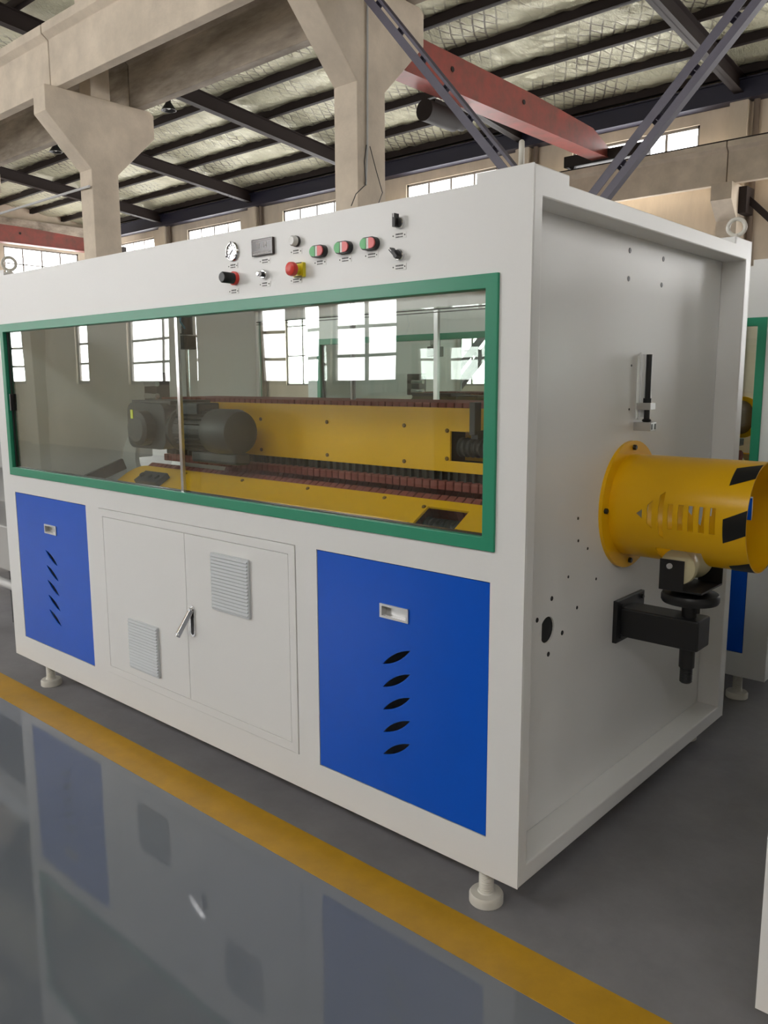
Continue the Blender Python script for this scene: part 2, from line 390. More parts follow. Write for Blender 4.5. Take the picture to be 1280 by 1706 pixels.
# ------------------------------------------------------------------ concrete crane columns
def column(xr, label):
    t = thing('concrete_column', (xr-.19, 5.9, 0), label, 'column', 'concrete columns with double corbels')
    prof = [(5.65, 0), (6.14, 0), (6.14, 4.92), (6.88, 5.64), (6.88, 6.02), (6.80, 6.08), (4.93, 6.08), (4.92, 5.69), (5.65, 4.94)]
    MB().prism(prof, 'x', xr-.385, xr).build('shaft', CONC, t, bevel=.012)
    MB().box(xr-.37, xr-.015, 5.72, 6.07, 6.08, 9.5).build('upper_shaft', CONC, t, bevel=.01)
    return t
colA = column(-5.89, 'concrete corbel column with a thin conduit, dangling wires and a purple brace')
colB = column(-11.89, 'concrete corbel column without wires or brace, under the joint of two runway beams')
column(.11, 'concrete corbel column holding the upper end of the wide purple brace')
column(-17.89, 'concrete corbel column beside the far gable side of the hall')
tag(MB().tube([(-5.875, 5.82, 6.0), (-5.875, 5.80, 4.2), (-5.875, 5.77, 3.8)], .012).build('conduit', TANKG, base=(-5.875, 5.8, 3.8)), 'thin grey conduit running down the concrete column face', 'conduit')
pts = [(-5.86, 5.77, 4.25), (-5.83, 5.70, 4.05), (-5.85, 5.74, 3.85), (-5.84, 5.72, 3.78), (-5.80, 5.66, 3.76), (-5.84, 5.56, 3.66), (-5.86, 5.50, 3.52)]
tag(MB().tube(pts, .006, 6).build('loose_wire', BLACK, base=pts[0]), 'loose black wire hanging bent toward the column corner', 'wire', 'loose wires on the column')
pts = [(-5.865, 5.835, 4.25), (-5.84, 5.92, 3.98), (-5.84, 6.03, 3.75), (-5.86, 5.98, 3.62), (-5.865, 5.86, 3.50)]
tag(MB().tube(pts, .005, 6).build('loose_wire', BLACK, base=pts[0]), 'loose black wire curling in a wide arc on the column face', 'wire', 'loose wires on the column')
tag(MB().tube([(-11.9, 5.6, 4.66), (-17.6, 5.6, 4.66)], .022).build('conduit', ZINC, base=(-14.8, 5.6, 4.66)), 'pale horizontal conduit running between two concrete columns', 'conduit')

# ------------------------------------------------------------------ concrete crane runway beams
def beam(xa, xb, yc, z, label, m, rail=True):
    t = thing('runway_beam', ((xa+xb)/2, yc, z), label, 'beam', 'concrete crane runway beams')
    P = [(yc-.085, z), (yc+.085, z), (yc+.085, z+.10), (yc+.085, z+.72), (yc+.19, z+.80), (yc+.19, z+.93), (yc-.19, z+.93), (yc-.19, z+.80), (yc-.085, z+.72)]
    MB().prism(P, 'x', xa+.012, xb-.012).build('beam', m, t, bevel=.01)
    if rail: MB().box(xa, xb, yc-.03, yc+.03, z+.93, z+1.0).build('rail', STEELB, t)
    return t
beam(-18.09, -12.09, 5.22, 6.08, 'clean concrete runway beam ending on the wireless column from the gable side', CONC)
beam(-12.09, -6.09, 5.22, 6.08, 'pale concrete runway beam on the near corbels between the two corbel columns', CONC)
beam(-6.09, -.09, 5.22, 6.08, 'concrete runway beam on the near corbels above the crossed purple braces', CONC)
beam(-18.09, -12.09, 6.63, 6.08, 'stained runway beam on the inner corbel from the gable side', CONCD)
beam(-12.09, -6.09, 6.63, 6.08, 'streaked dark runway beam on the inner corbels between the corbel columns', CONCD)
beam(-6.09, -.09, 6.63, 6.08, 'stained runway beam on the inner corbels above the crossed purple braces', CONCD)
beam(-12.27, -6.27, 18.72, 6.0, 'concrete runway beam along the far wall under the red crane end', CONC)
beam(-6.27, -.27, 18.72, 6.0, 'concrete runway beam along the far wall next to the wall corbel', CONC)
beam(-36., -30.3, 18.72, 6.0, 'concrete runway beam along the far wall in the gable corner', CONC)
beam(-18.27, -12.27, 18.72, 6.0, 'concrete runway beam along the far wall behind the white machine', CONC)
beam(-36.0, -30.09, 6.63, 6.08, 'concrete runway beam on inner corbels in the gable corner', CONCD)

# ------------------------------------------------------------------ overhead cranes
def crane(x, label):
    t = thing('overhead_crane', (x, 12.7, 7.0), label, 'crane', 'red overhead cranes')
    ya, yb = 6.3, 18.75
    prof = [(ya, 7.12), (yb, 7.12), (yb, 7.32), (yb-.95, 7.64), (15., 7.76), (11., 7.80), (ya+.95, 7.64), (ya, 7.32)]
    MB().prism(prof, 'x', x-.20, x+.20).build('girder', CRANE, t, bevel=.008)
    MB().box(x-.23, x+.23, ya, yb, 7.09, 7.115).build('bottom_flange', CRANE, t)
    for yc in (6.63, 18.72):
        zr = 7.08 if yc < 10 else 7.0
        e = MB().box(x-1.05, x+1.25, yc-.13, yc+.13, zr+.04, zr+.32).build('end_truck', CRANED, t, bevel=.01)
        for dx in (-.85, 1.05): MB().cyl((x+dx, yc-.05, zr+.10), (x+dx, yc+.05, zr+.10), .10, 20).build('wheel', CRANED, e)
    h = MB().cyl((x-.42, 11.9, 6.86), (x-.42, 12.9, 6.86), .21, 24).box(x-.5, x-.3, 12.1, 12.7, 6.9, 7.1).build('hoist', CRANED, t, smooth=True)
    MB().cyl((x-.42, 12.9, 6.86), (x-.42, 13.2, 6.86), .14, 20).build('hoist_motor', CRANED, h, smooth=True)
    for y in (12., 14.6): MB().cyl((x+.195, y, 7.5), (x+.215, y, 7.5), .05, 12).build('cap', CRANED, t)
    return t
crane(-9.5, 'red overhead crane girder with dark hoist resting on the wall runway beam')
crane(-33.6, 'dull red crane girder crossing before the bright gable window')

# ------------------------------------------------------------------ purple lattice braces between the columns
def brace(p, q, w, c0, c1, label):
    p, q = Vector(p), Vector(q); d = (q-p).normalized(); n = d.cross(Vector((0, 1, 0))).normalized()
    if n.x > 0: n = -n                                   # n points to the gable side
    t = thing('lattice_brace', q, label, 'brace', 'crossed purple lattice braces'); mid = (p+q)/2; hl = (q-p)/2
    for s_, cw in ((1, c0), (-1, c1)):
        c = mid+n*(s_*(w/2-cw/2))
        MB().obox(c+Vector((0, -.04, 0)), hl, n*(cw/2), Vector((0, .004, 0))).obox(c+n*(s_*(cw/2-.003)), hl, n*.004, Vector((0, .045, 0))).build('chord', PURPLE, t)
    L = (q-p).length; k = .35
    while k < L-.3:
        c = p+d*k
        MB().obox(c+Vector((0, .03, 0)), d*.05, n*(w/2-.004), Vector((0, .004, 0))).obox(c, d*.004, n*(w/2-.006), Vector((0, .032, 0))).build('batten', PURPLE, t); k += .48
    return t
brace((-5.74, 5.58, 5.896), (-.59, 5.58, .02), .145, .085, .03, 'purple lattice brace leaning down from the corbel of the wired column')
brace((-.42, 5.9, 5.836), (-5.8, 5.9, .24), .20, .085, .075, 'wide two-chord purple lattice brace with batten plates crossing the far window')

# ------------------------------------------------------------------ bell lamps and downpipes
def lamp(x, y, label):
    zt = rafter_z(y)
    t = thing('bell_lamp', (x, y, zt-.5), label, 'lamp', 'dark bell lamps under the rafters')
    MB().cyl((x, y, zt-.12), (x, y, zt+.01), .015, 8).build('hanger', BLACK, t)
    MB().lathe([(.05, 0), (.07, -.12), (.19, -.30), (.20, -.32), (.185, -.32), (.06, -.13)], (x, y, zt-.1), (0, 0, 1), 20, close=False).build('shade', BLACK, t, smooth=True)
    MB().lathe([(.001, -.30), (.06, -.27), (.05, -.14)], (x, y, zt-.1), (0, 0, 1), 12).build('bulb', LAMPW, t, smooth=True)
lamp(-18.33, 11.65, 'dark bell lamp hanging under the rafter behind the runway beam')
lamp(-24.33, 11.6, 'dark bell lamp hanging beyond the column without wires')
for xr, lb in ((BAYS[4], 'brown downpipe beside the pilaster at the wall corbel'), (BAYS[5], 'brown downpipe beside the pilaster under the red crane'),
               (BAYS[7], 'brown downpipe between two windows behind the control panel'), (BAYS[8], 'brown downpipe nearest the gable corner')):
    tag(MB().cyl((xr+.16, 19.48, 0), (xr+.16, 19.48, 8.0), .07, 14).build('downpipe', PIPEM, base=(xr+.16, 19.48, 0), smooth=True), lb, 'pipe', 'downpipes on the far wall')

t = thing('wall_strut', (-4.6, 19.2, 4.4), 'dark diagonal steel strut leaning on the wall column with the corbel', 'strut')
MB().obox((-5.35, 19.2, 5.12), (.62, 0, -.62), (.05, 0, .05), (0, .05, 0)).build('bar', STEELB, t)
MB().box(-6.06, -5.88, 18.9, 19.4, 5.35, 5.95).build('gusset', STEELB, t)

# ================================================================== the haul-off machine
L_, D_ = 3.026, 1.572
def make_machine():
    R = thing('haul_off_machine', (-1.513, .786, 0), 'white haul-off machine with controls, blue doors and yellow pipe guide beside the yellow line', 'machine', 'white haul-off machines')
    tabs = lambda: [(-3.026, .12), (0, .12), (0, 2.02), (-.167, 2.02), (-.167, 1.995), (-2.859, 1.995), (-2.859, 2.02), (-3.026, 2.02)]
    fp = MB().prism(tabs(), 'y', 0, .004, [rect(-2.915, -.112, 1.072, 1.754), rect(-.7755, -.106, .2335, .9695), rect(-2.9055, -2.2285, .2335, .9695), rect(-2.119, -.875, .239, .970)]).build('front_panel', WHITE, R)
    MB().prism(tabs(), 'y', 1.568, 1.572, [rect(-2.899, -.131, 1.205, 1.86)]).build('back_panel', WHITE, R)
    # ends
    def end_outer(): return [(.004, .12), (1.568, .12), (1.568, 2.02), (1.398, 2.02), (1.398, 1.995), (.174, 1.995), (.174, 2.02), (.004, 2.02)]
    hole_dots = [(.721, 1.904, .009), (.976, 1.904, .009), (.72, 1.818, .009), (.971, 1.819, .009), (.443, 1.088, .005), (.449, 1.018, .005), (.511, .984, .005),
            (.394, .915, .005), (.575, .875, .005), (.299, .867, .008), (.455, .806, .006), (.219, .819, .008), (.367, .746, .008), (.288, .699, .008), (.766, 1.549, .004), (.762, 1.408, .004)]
    MB().prism(end_outer(), 'x', -.09, 0, [rect(.0456, 1.517, .1747, 1.947)]).build('end_frame', WHITE, R, bevel=.004)
    MB().prism(rect(.03, 1.54, .15, 1.97), 'x', -.095, -.0895, [circ(.786, 1.093, .166, 40), circ(.278, .776, .04), rrect(.812, .821, 1.372, 1.585, .004)]).build('end_plate', WHITE, R)
    for a, b, r in hole_dots: MB().lathe([(r, 0), (r*.9, .0015)], (-.0898, a, b), (1, 0, 0), 8).build('screw', BLACK, R)  # black discs standing in for the dark inside small holes
    MB().cyl((-.14, .278, .776), (-.097, .278, .776), .05, 20).build('hole_plug_dark', BLACK, R)  # black plug painted in for the dark inside the hole
    MB().prism(end_outer(), 'x', -3.026, -2.936, [rect(.0456, 1.517, .1747, 1.947)]).build('end_frame', WHITE, R, bevel=.004)
    MB().prism(rect(.03, 1.54, .15, 1.97), 'x', -2.9365, -2.931, [circ(.786, 1.093, .15, 40)]).build('end_plate', WHITE, R)
    MB().ring((-2.931, .786, 1.093), (1, 0, 0), .148, .172, .12, 40).build('inlet_ring', WHITE, R, smooth=True)
    for x in (-2.55, -1.36, -.60): MB().box(x-.025, x+.025, .05, 1.52, 1.935, 1.985).build('top_bar', WHITE, R)
    MB().box(-2.93, -.095, .004, .05, 1.935, 1.985).build('top_rail', WHITE, R); MB().box(-2.93, -.095, 1.52, 1.568, 1.935, 1.985).build('top_rail', WHITE, R)
    MB().box(-2.93, -.095, .256, 1.566, .60, .612).box(-2.93, -.095, .006, .256, .982, .990).build('deck', WHITE, R)
    MB().box(-2.93, -.095, .02, 1.552, .125, .135).build('bottom_pan', WHITE, R)
    # liners added to keep the slots dark; they close the cabinets behind the blue doors and the white doors
    MB().box(-2.93, -.095, .25, .256, .135, .985).build('cabinet_liner', WHITE, R)
    # --- front window
    wfm = MB().prism(rect(-2.932, -.092, 1.054, 1.772), 'y', -.007, .034, [rect(-2.899, -.131, 1.091, 1.735)]).build('window_frame', GREEN, R, bevel=.002)
    MB().box(-2.90, -1.497, .012, .017, 1.088, 1.738).build('glass_pane', GLASS, wfm)
    MB().box(-1.52, -.13, .023, .028, 1.088, 1.738).build('glass_pane', GLASS, wfm)
    MB().box(-1.517, -1.501, .008, .020, 1.0915, 1.7345).build('pane_edge', CHROME, wfm)
    MB().box(-1.526, -1.518, .021, .031, 1.0915, 1.7345).build('pane_edge', ALU, wfm)
    MB().box(-2.899, -.131, .0095, .031, 1.0905, 1.0935).build('track_rail', BLACK, wfm)
    MB().box(-2.886, -2.872, -.004, .011, 1.365, 1.445).build('pull', BLACK, wfm, bevel=.002)
    MB().box(-2.897, -2.885, .009, .03, 1.093, 1.733).build('pane_seal', BLACK, wfm)
    # --- back window
    bw = MB().prism(rect(-2.932, -.092, 1.17, 1.885), 'y', 1.5715, 1.580, [rect(-2.899, -.131, 1.205, 1.86)]).build('window_frame', GREEN, R, bevel=.002)
    MB().box(-2.90, -1.497, 1.556, 1.561, 1.20, 1.866).build('glass_pane', GLASS, bw)
    MB().box(-1.52, -.13, 1.5635, 1.5675, 1.20, 1.866).build('glass_pane', GLASS, bw)
    MB().box(-1.52, -1.495, 1.550, 1.569, 1.206, 1.858).build('pane_edge', ALU, bw)
    MB().box(-2.899, -.131, 1.548, 1.553, 1.852, 1.858).box(-2.899, -.131, 1.548, 1.553, 1.838, 1.842).build('track_rail', BLACK, bw)
    # --- blue doors with five lens-shaped slots and a pull
    for xa, xb, cx, tilt, hx in ((-.773, -.1085, -.439, 31, -.446), (-2.903, -2.231, -2.577, -30, -2.565)):
        holes = []
        for k in range(5):
            cz = .684-.0728*k; P = []
            ca, sa = math.cos(math.radians(tilt)), math.sin(math.radians(tilt)); hw, hh = .064, .0112
            for j in range(8): u = -hw+2*hw*j/8; w = -hh*(1-(u/hw)**2); P.append((cx+u*ca-w*sa, cz+u*sa+w*ca))
            for j in range(8): u = hw-2*hw*j/8; w = hh*(1-(u/hw)**2); P.append((cx+u*ca-w*sa, cz+u*sa+w*ca))
            holes.append(P)
        holes.append(rect(hx-.050, hx+.050, .803, .838))
        d = MB().prism(rect(xa, xb, .236, .967), 'y', .0015, .006, holes).build('door', BLUE, R)
        d['label'] = 'blue sheet door with five slanted slots'
        hd = MB().prism(rect(hx-.056, hx+.056, .799, .842), 'y', -.003, .003, [rect(hx-.047, hx+.047, .806, .835)])
        hd.box(hx-.05, hx+.05, .018, .021, .80, .84).box(hx-.05, hx+.05, .003, .02, .833, .838).box(hx-.05, hx+.05, .003, .02, .803, .807).box(hx-.05, hx-.047, .003, .02, .803, .838).box(hx+.047, hx+.05, .003, .02, .803, .838)
        hd.build('handle', ALU, d)
    # --- white electrical cabinet
    df = MB().prism(rect(-2.117, -.877, .241, .968), 'y', -.003, .012, [rect(-2.0865, -.9095, .2725, .9355)]).build('cabinet_frame', WHITE, R, bevel=.0015)
    for xa, xb in ((-2.085, -1.498), (-1.4955, -.911)):
        c = MB().box(xa, xb, -.0025, .004, .274, .934).build('cabinet_door', WHITE, R, bevel=.0012)
        vx, vz = (-1.911, .31) if xa < -2 else (-1.324, .673)
        v = MB().prism(rrect(vx, vx+.215, vz, vz+.214, .006, 3), 'y', -.012, -.0024).build('vent', VENT, c)
        for k in range(16):
            z = vz+.008+k*.01275
            MB().add([(vx+.004, -.012, z), (vx+.211, -.012, z), (vx+.211, -.0185, z+.003), (vx+.004, -.0185, z+.003), (vx+.004, -.012, z+.0095), (vx+.211, -.012, z+.0095)],
                     [(0, 1, 2, 3), (3, 2, 5, 4), (0, 3, 4), (1, 5, 2), (0, 4, 5, 1)]).build('slat', VENT, c)
        if xa > -2:
            lt = MB().prism(rrect(-1.473, -1.445, .538, .658, .013), 'y', -.008, -.0024).build('latch_plate', CHROME, c)
    MB().prism(rrect(-1.468, -1.450, .545, .640, .008), 'y', -.0085, -.0078).build('latch_dark', BLACK, R)  # flat black plate painted for the dark of the latch recess
    MB().obox((-1.478, -.030, .592), (.020, .020, .052), (.0065, -.0026, -.0015), (.004, .006, -.004)).cyl((-1.459, -.02, .645), (-1.459, -.004, .645), .008, 12).cyl((-1.495, -.055, .549), (-1.495, -.047, .549), .007, 12).build('latch_lever', CHROME, R, bevel=.001)
    # --- feet
    for x in (-.135, -2.765):
        for y in (.05, 1.522):
            prof = [(.021, .03)]
            z = .03
            while z < .118: prof += [(.0225, z+.002), (.0195, z+.005)]; z += .0065
            s = MB().lathe(prof+[(.0225, .135)], (x, y, 0), (0, 0, 1), 18).build('foot_stem', CREAM, R, smooth=True)
            MB().lathe([(.047, 0), (.050, .003), (.050, .025), (.046, .031), (.026, .033), (.023, .037), (.019, .037)], (x, y, 0), (0, 0, 1), 28).build('foot_pad', CREAM, s, smooth=True)
    # --- lifting eyes
    for x, y, ax in ((-.093, .09, (.85, .53, 0)), (-.036, 1.50, (.335, -.94, 0)), (-2.99, .09, (.9, -.44, 0)), (-2.99, 1.5, (.7, -.7, 0))):
        MB().torus((x, y, 2.068), ax, .030, .0075).lathe([(.020, 2.018), (.020, 2.026), (.012, 2.032), (.010, 2.042)], (x, y, 0), (0, 0, 1), 14).build('lifting_eye', CREAM, R, smooth=True)
    # --- control panel
    N_ = (0, -1, 0)
    def plate(x, z, w=.052):
        p = MB().box(x-w/2, x+w/2, -.0012, 0, z-.0085, z+.0085).build('nameplate', WPL, R)
        q = MB()
        for sx in (-1, 1): q.lathe([(.0022, 0), (.0016, .0012)], (x+sx*(w/2-.005), -.0011, z), N_, 8)
        xx = x-.012
        while xx < x+.012:
            ww = random.uniform(.003, .006); q.box(xx, xx+ww-.001, -.0014, -.001, z+.001, z+.0055); q.box(xx, xx+ww-.0012, -.0014, -.001, z-.006, z-.0025); xx += ww
        q.build('print', INK, p)
    for x, z in ((-1.155, 1.883), (-1.154, 1.801), (-.992, 1.884), (-.995, 1.812), (-.843, 1.898), (-.846, 1.812), (-.738, 1.856), (-.633, 1.855), (-.529, 1.856), (-.425, 1.899), (-.425, 1.815)): plate(x, z)
    g = MB().lathe([(.031, 0), (.032, .004), (.029, .009), (.026, .009), (.025, .006)], (-1.152, 0, 1.929), N_, 32).build('pressure_gauge', CHROME, R, smooth=True)
    MB().lathe([(.0255, .0055), (.0001, .0058)], (-1.152, 0, 1.929), N_, 32).build('dial', WPL, g)
    q = MB()
    for k in range(11):
        a = math.radians(-50+28*k); c, s = math.cos(a), math.sin(a)
        q.obox((-1.152+.0205*c, -.0066, 1.929+.0205*s), (.003*c, 0, .003*s), (-.0007*s, 0, .0007*c), (0, .0004, 0))
    q.obox((-1.156, -.0068, 1.926), (.009, 0, .008), (-.0005, 0, .0006), (0, .0004, 0)); q.build('needle', INK, g)
    for a in (90, 210, 330):
        MB().cyl((-1.152+.029*math.cos(math.radians(a)), -.009, 1.929+.029*math.sin(math.radians(a))), (-1.152+.029*math.cos(math.radians(a)), -.0105, 1.929+.029*math.sin(math.radians(a))), .003, 8).build('screw', INK, g)
    rg = MB().lathe([(.018, .004), (.018, .052), (.015, .056)], (-1.146, 0, 1.842), N_, 24).build('regulator_knob', BLACK, R, smooth=True)
    MB().lathe([(.0225, 0), (.0225, .009), (.018, .011)], (-1.146, 0, 1.842), N_, 24).build('knob_ring', REDP, rg, smooth=True)
    dp = MB().box(-1.046, -.942, -.010, 0, 1.901, 1.9535).build('display', DISP, R, bevel=.002)
    q = MB().box(-1.039, -.951, -.0106, -.0098, 1.9463, 1.9473).box(-1.039, -.951, -.0106, -.0098, 1.9130, 1.9140)
    for x in (-1.013, -1.006, -.985, -.972): q.box(x, x+.0016, -.0106, -.0098, 1.924, 1.940)
    q.box(-1.02, -1.006, -.0106, -.0098, 1.9385, 1.940).box(-.985, -.972, -.0106, -.0098, 1.9305, 1.932)
    x = -1.038
    while x < -.953: w = random.uniform(.003, .007); q.box(x, x+w, -.0106, -.0098, 1.9055, 1.9095); x += w+.0015
    q.build('print', INKW, dp)
    ck = MB().lathe([(.0145, 0), (.0145, .010), (.012, .012)], (-.991, 0, 1.842), N_, 20).build('key_switch', CHROME, R, smooth=True)
    MB().lathe([(.0085, .010), (.0085, .022)], (-.991, 0, 1.842), N_, 16).build('barrel', BLACK, ck, smooth=True)
    MB().lathe([(.0075, .021), (.0075, .032), (.005, .034)], (-.991, 0, 1.842), N_, 16).build('cap', CHROME, ck, smooth=True)
    il = MB().lathe([(.0165, 0), (.0165, .008), (.014, .010)], (-.839, 0, 1.928), N_, 24).build('indicator_lamp', BLACK, R, smooth=True)
    MB().lathe([(.0155, .007), (.0155, .020), (.012, .025), (.0001, .026)], (-.839, 0, 1.928), N_, 24).build('lens', LAMPW, il, smooth=True)
    es = MB().prism(rrect(-.846, -.802, 1.819, 1.863, .004, 3), 'y', -.012, 0).build('emergency_stop', YPL, R)
    MB().lathe([(.0145, .010), (.0145, .026)], (-.824, 0, 1.841), N_, 20).build('collar', YPL, es, smooth=True)
    MB().lathe([(.014, .024), (.0205, .030), (.0215, .036), (.020, .046), (.014, .049), (.0001, .0495)], (-.824, 0, 1.841), N_, 28).build('mushroom', REDP, es, smooth=True)
    MB().box(-.841, -.807, -.0125, -.0118, 1.8195, 1.8225).box(-.841, -.807, -.0125, -.0118, 1.8595, 1.8625).build('print', INK, es)
    for x in (-.735, -.631, -.527):
        z = 1.887
        b = MB().prism(rrect(x-.031, x+.031, z-.0175, z+.0175, .0174, 8), 'y', -.017, 0).build('twin_button', BLACK, R, bevel=.001)
        n = 10
        half = lambda s: [(x+s*.0055, z-.0145*1), *[(x+s*(.0135+.0145*math.cos(a)), z+.0145*math.sin(a)) for a in [-PI/2+PI*k/n for k in range(n+1)]], (x+s*.0055, z+.0145)]
        MB().prism(half(-1), 'y', -.0215, -.0165).build('start_button', GRNB, b)
        MB().prism(half(1), 'y', -.0215, -.0165).build('stop_button', PINK, b)
        MB().box(x-.0052, x+.0052, -.0195, -.0165, z-.0145, z+.0145).build('button_lens', WPL, b)
    for z, a in ((1.932, 90), (1.847, 135)):
        s = MB().lathe([(.0165, 0), (.0165, .005), (.0135, .009)], (-.422, 0, z), N_, 24).build('selector_switch', CHROME, R, smooth=True)
        c, sn = math.cos(math.radians(a)), math.sin(math.radians(a))
        k = MB().lathe([(.0125, .008), (.0125, .014), (.011, .018)], (-.422, 0, z), N_, 20)
        k.obox((-.422+c*.004, -.019, z+sn*.004), (.0175*c, 0, .0175*sn), (-.0045*sn, 0, .0045*c), (0, .009, 0)).build('lever', BLACK, s)
        MB().obox((-.422+c*.0165, -.0283, z+sn*.0165), (.005*c, 0, .005*sn), (-.001*sn, 0, .001*c), (0, .0005, 0)).build('pointer', WPL, s)
    # --- caterpillar tracks
    XA, XB, H, HW = -2.62, -.40, .232, .186
    def track(name, P0, U, Nn, runs, lbl, gap=0.):
        P0 = Vector((0, *P0)); U = Vector((0, *U)); Nn = Vector((0, *Nn)); ctr = P0+U*(H/2)
        at = lambda x, h, w: P0+Vector((x, 0, 0))+U*h+Nn*w
        hole = rect(-.695, -.515, .040, .148)
        t = MB().prism(rrect(XA, XB, 0, H, .085, 8), '', HW-.010, HW, [hole], fn=lambda p, w: at(p[0], p[1], w))
        t.prism(rrect(XA, XB, 0, H, .085, 8), '', -HW, -HW+.010, fn=lambda p, w: at(p[0], p[1], w))
        t = t.build(name, YEL, R, bevel=.001); t['label'] = lbl
        MB().prism(rrect(XA+.03, XB-.03, .02, H-.02, .07, 6), '', -HW+.011, HW-.12, fn=lambda p, w: at(p[0], p[1], w)).build('track_core', CHAIN, t)
        q = None; rx = math.atan2(U.z, U.y)-PI/2
        loc0 = Vector(t['off'])
        sc = None
        for x, h in [(-2.17, .162), (-2.17, .026), (-1.748, .162), (-1.748, .026), (-1.329, .162), (-1.329, .026), (-.912, .162), (-.912, .026), (-.708, .150), (-.708, .048), (-.50, .150)]:
            p = at(x, h, HW)-loc0
            if sc is None:
                m = MB().lathe([(.008, -.001), (.008, .004), (.006, .006)], (0, 0, 0), Nn, 8)
                sc = m.build('screw', BRASS, off=(0, 0, 0)); sc.parent = t; sc.location = p
            else: share(sc, 'screw', p, t)
        pos = []
        pitch = .037; n = int((XB-XA-.17)/pitch); bw2 = .0165
        for s, on in ((0, runs[0]), (1, runs[1])):
            if on:
                for k in range(n): pos.append((XA+.085+pitch*(k+.5), -.012-gap if s == 0 else H+.001, 0.))
        bl = None
        for x, h, a in pos:
            p = at(x, h, 0)-loc0
            if bl is None:
                ax, au, an = Vector((1, 0, 0)), U, Nn
                bl = MB().obox((0, 0, 0), ax*bw2, au*(.022 if not gap else .017), an*HW*(.99 if not gap else .95)).build('rubber_block', BLOCK, off=(0, 0, 0), bevel=.003); bl.parent = t; bl.location = p
            else: share(bl, 'rubber_block', p, t)
        if gap:
            MB().prism(rect(XA+.06, XB-.06, -gap+.004, -.0005), '', -.14, .14, fn=lambda p, w: at(p[0], p[1], w)).build('chain', DARKM, t)
            lk = None
            for k in range(n):
                p = at(XA+.085+pitch*(k+1), -gap*.55, .145)-loc0
                if lk is None:
                    lk = MB().obox((0, 0, 0), (.005, 0, 0), U*gap*.5, Nn*.012).build('chain_link', BLACK, off=(0, 0, 0)); lk.parent = t; lk.location = p
                else: share(lk, 'chain_link', p, t)
        # tension spring behind the cut-out
        pr = []; tt = 0.
        while tt < .125: pr += [(.030, tt), (.036, tt+.006), (.036, tt+.012), (.030, tt+.018)]; tt += .024
        pr += [(.034, .13), (.034, .17)]
        MB().lathe(pr, at(-.688, .088, HW-.055), (1, 0, 0), 16).build('tension_spring', RUBBERK, t, smooth=True)
        MB().prism(rect(-.70, -.51, .035, .153), '', HW-.105, HW-.100, fn=lambda p, w: at(p[0], p[1], w)).build('spring_pocket', YEL, t)
        return t, at
    tu, au = track('upper_track', (.786, 1.173), (0, 1), (-1, 0), (1, 1), 'yellow upper caterpillar track with red-brown rubber blocks', .042)
    s3 = math.sqrt(3)/2
    tf, af = track('lower_track', (.601, .921), (-s3, -.5), (-.5, s3), (1, 0), 'yellow lower caterpillar track tilted to the front')
    track('lower_track', (.971, .921), (s3, -.5), (.5, s3), (1, 0), 'yellow lower caterpillar track tilted to the back')
    MB().box(-.572, -.548, .545, .583, 1.315, 1.428).box(-.575, -.545, .56, .62, 1.30, 1.33).build('guide_post', BLACK, R, bevel=.002)
    # gear motor of the upper track
    gy, gz = .43, 1.285
    gm = MB().prism(rrect(-2.40, -2.09, 1.195, 1.405, .05, 6), 'y', gy-.10, .598).lathe([(.08, 0), (.08, .05), (.06, .06)], (-2.24, gy-.10, 1.29), (0, -1, 0), 24).box(-2.42, -2.10, gy-.06, .59, 1.395, 1.415)
    gm = gm.build('gear_motor', DARKM, R, bevel=.008)
    MB().lathe([(.10, 0), (.10, .02), (.083, .03), (.083, .26)], (-2.09, gy, gz), (1, 0, 0), 28).build('motor_body', DARKM, gm, smooth=True)
    fin = None
    for k in range(14):
        a = math.radians(-95+k*(190/13)); d = Vector((0, -math.cos(a), math.sin(a)))
        p = Vector((-1.945, gy, gz))+d*.088; tg = d.cross(Vector((1, 0, 0)))
        MB().obox(p, (.10, 0, 0), d*.008, tg*.002).build('fin', DARKM, gm)
    MB().lathe([(.097, 0), (.099, .02), (.099, .14), (.09, .165), (.07, .172)], (-1.845, gy, gz), (1, 0, 0), 28).build('fan_cover', DARKM, gm, smooth=True)
    MB().box(-2.06, -1.90, gy-.06, gy+.06, gz+.07, gz+.122).build('terminal_box', DARKM, gm, bevel=.006)
    MB().box(-2.268, -2.250, gy-.163, gy-.160, 1.335, 1.375).build('sticker', STKY, gm)
    MB().box(-2.0, -1.68, gy-.03, gy+.05, gz-.14, gz-.09).build('motor_foot', DARKM, gm, bevel=.01)
    # cylinder group above the left end, second rod further right
    pc = MB().box(-2.64, -2.53, .58, .66, 1.40, 1.545).build('lift_bracket', BLACK, R, bevel=.004)
    for z in (1.43, 1.49): MB().cyl((-2.56, .54, z), (-2.46, .54, z), .014, 12).build('lift_pin', CHROME, pc, smooth=True)
    cy = MB().cyl((-2.55, .786, 1.74), (-2.55, .786, 1.96), .036, 20).build('lift_cylinder', BLACK, R, smooth=True)
    MB().cyl((-2.55, .75, 1.745), (-2.55, .75, 1.98), .012, 10).build('tie_rod', CHROME, cy, smooth=True)
    MB().cyl((-2.55, .786, 1.41), (-2.55, .786, 1.745), .010, 12).build('piston_rod', CHROME, cy, smooth=True)
    MB().box(-2.59, -2.51, .74, .83, 1.665, 1.735).build('clevis', BLACK, cy, bevel=.004)
    MB().tube([(-2.49, .70, 1.985), (-2.44, .68, 1.93), (-2.42, .68, 1.86), (-2.45, .68, 1.80), (-2.51, .75, 1.77)], .005, 8).build('air_hose', BLUEH, R, smooth=True)
    c2 = MB().cyl((-1.36, .786, 1.86), (-1.36, .786, 1.96), .022, 18).build('lift_cylinder', DARKM, R, smooth=True)
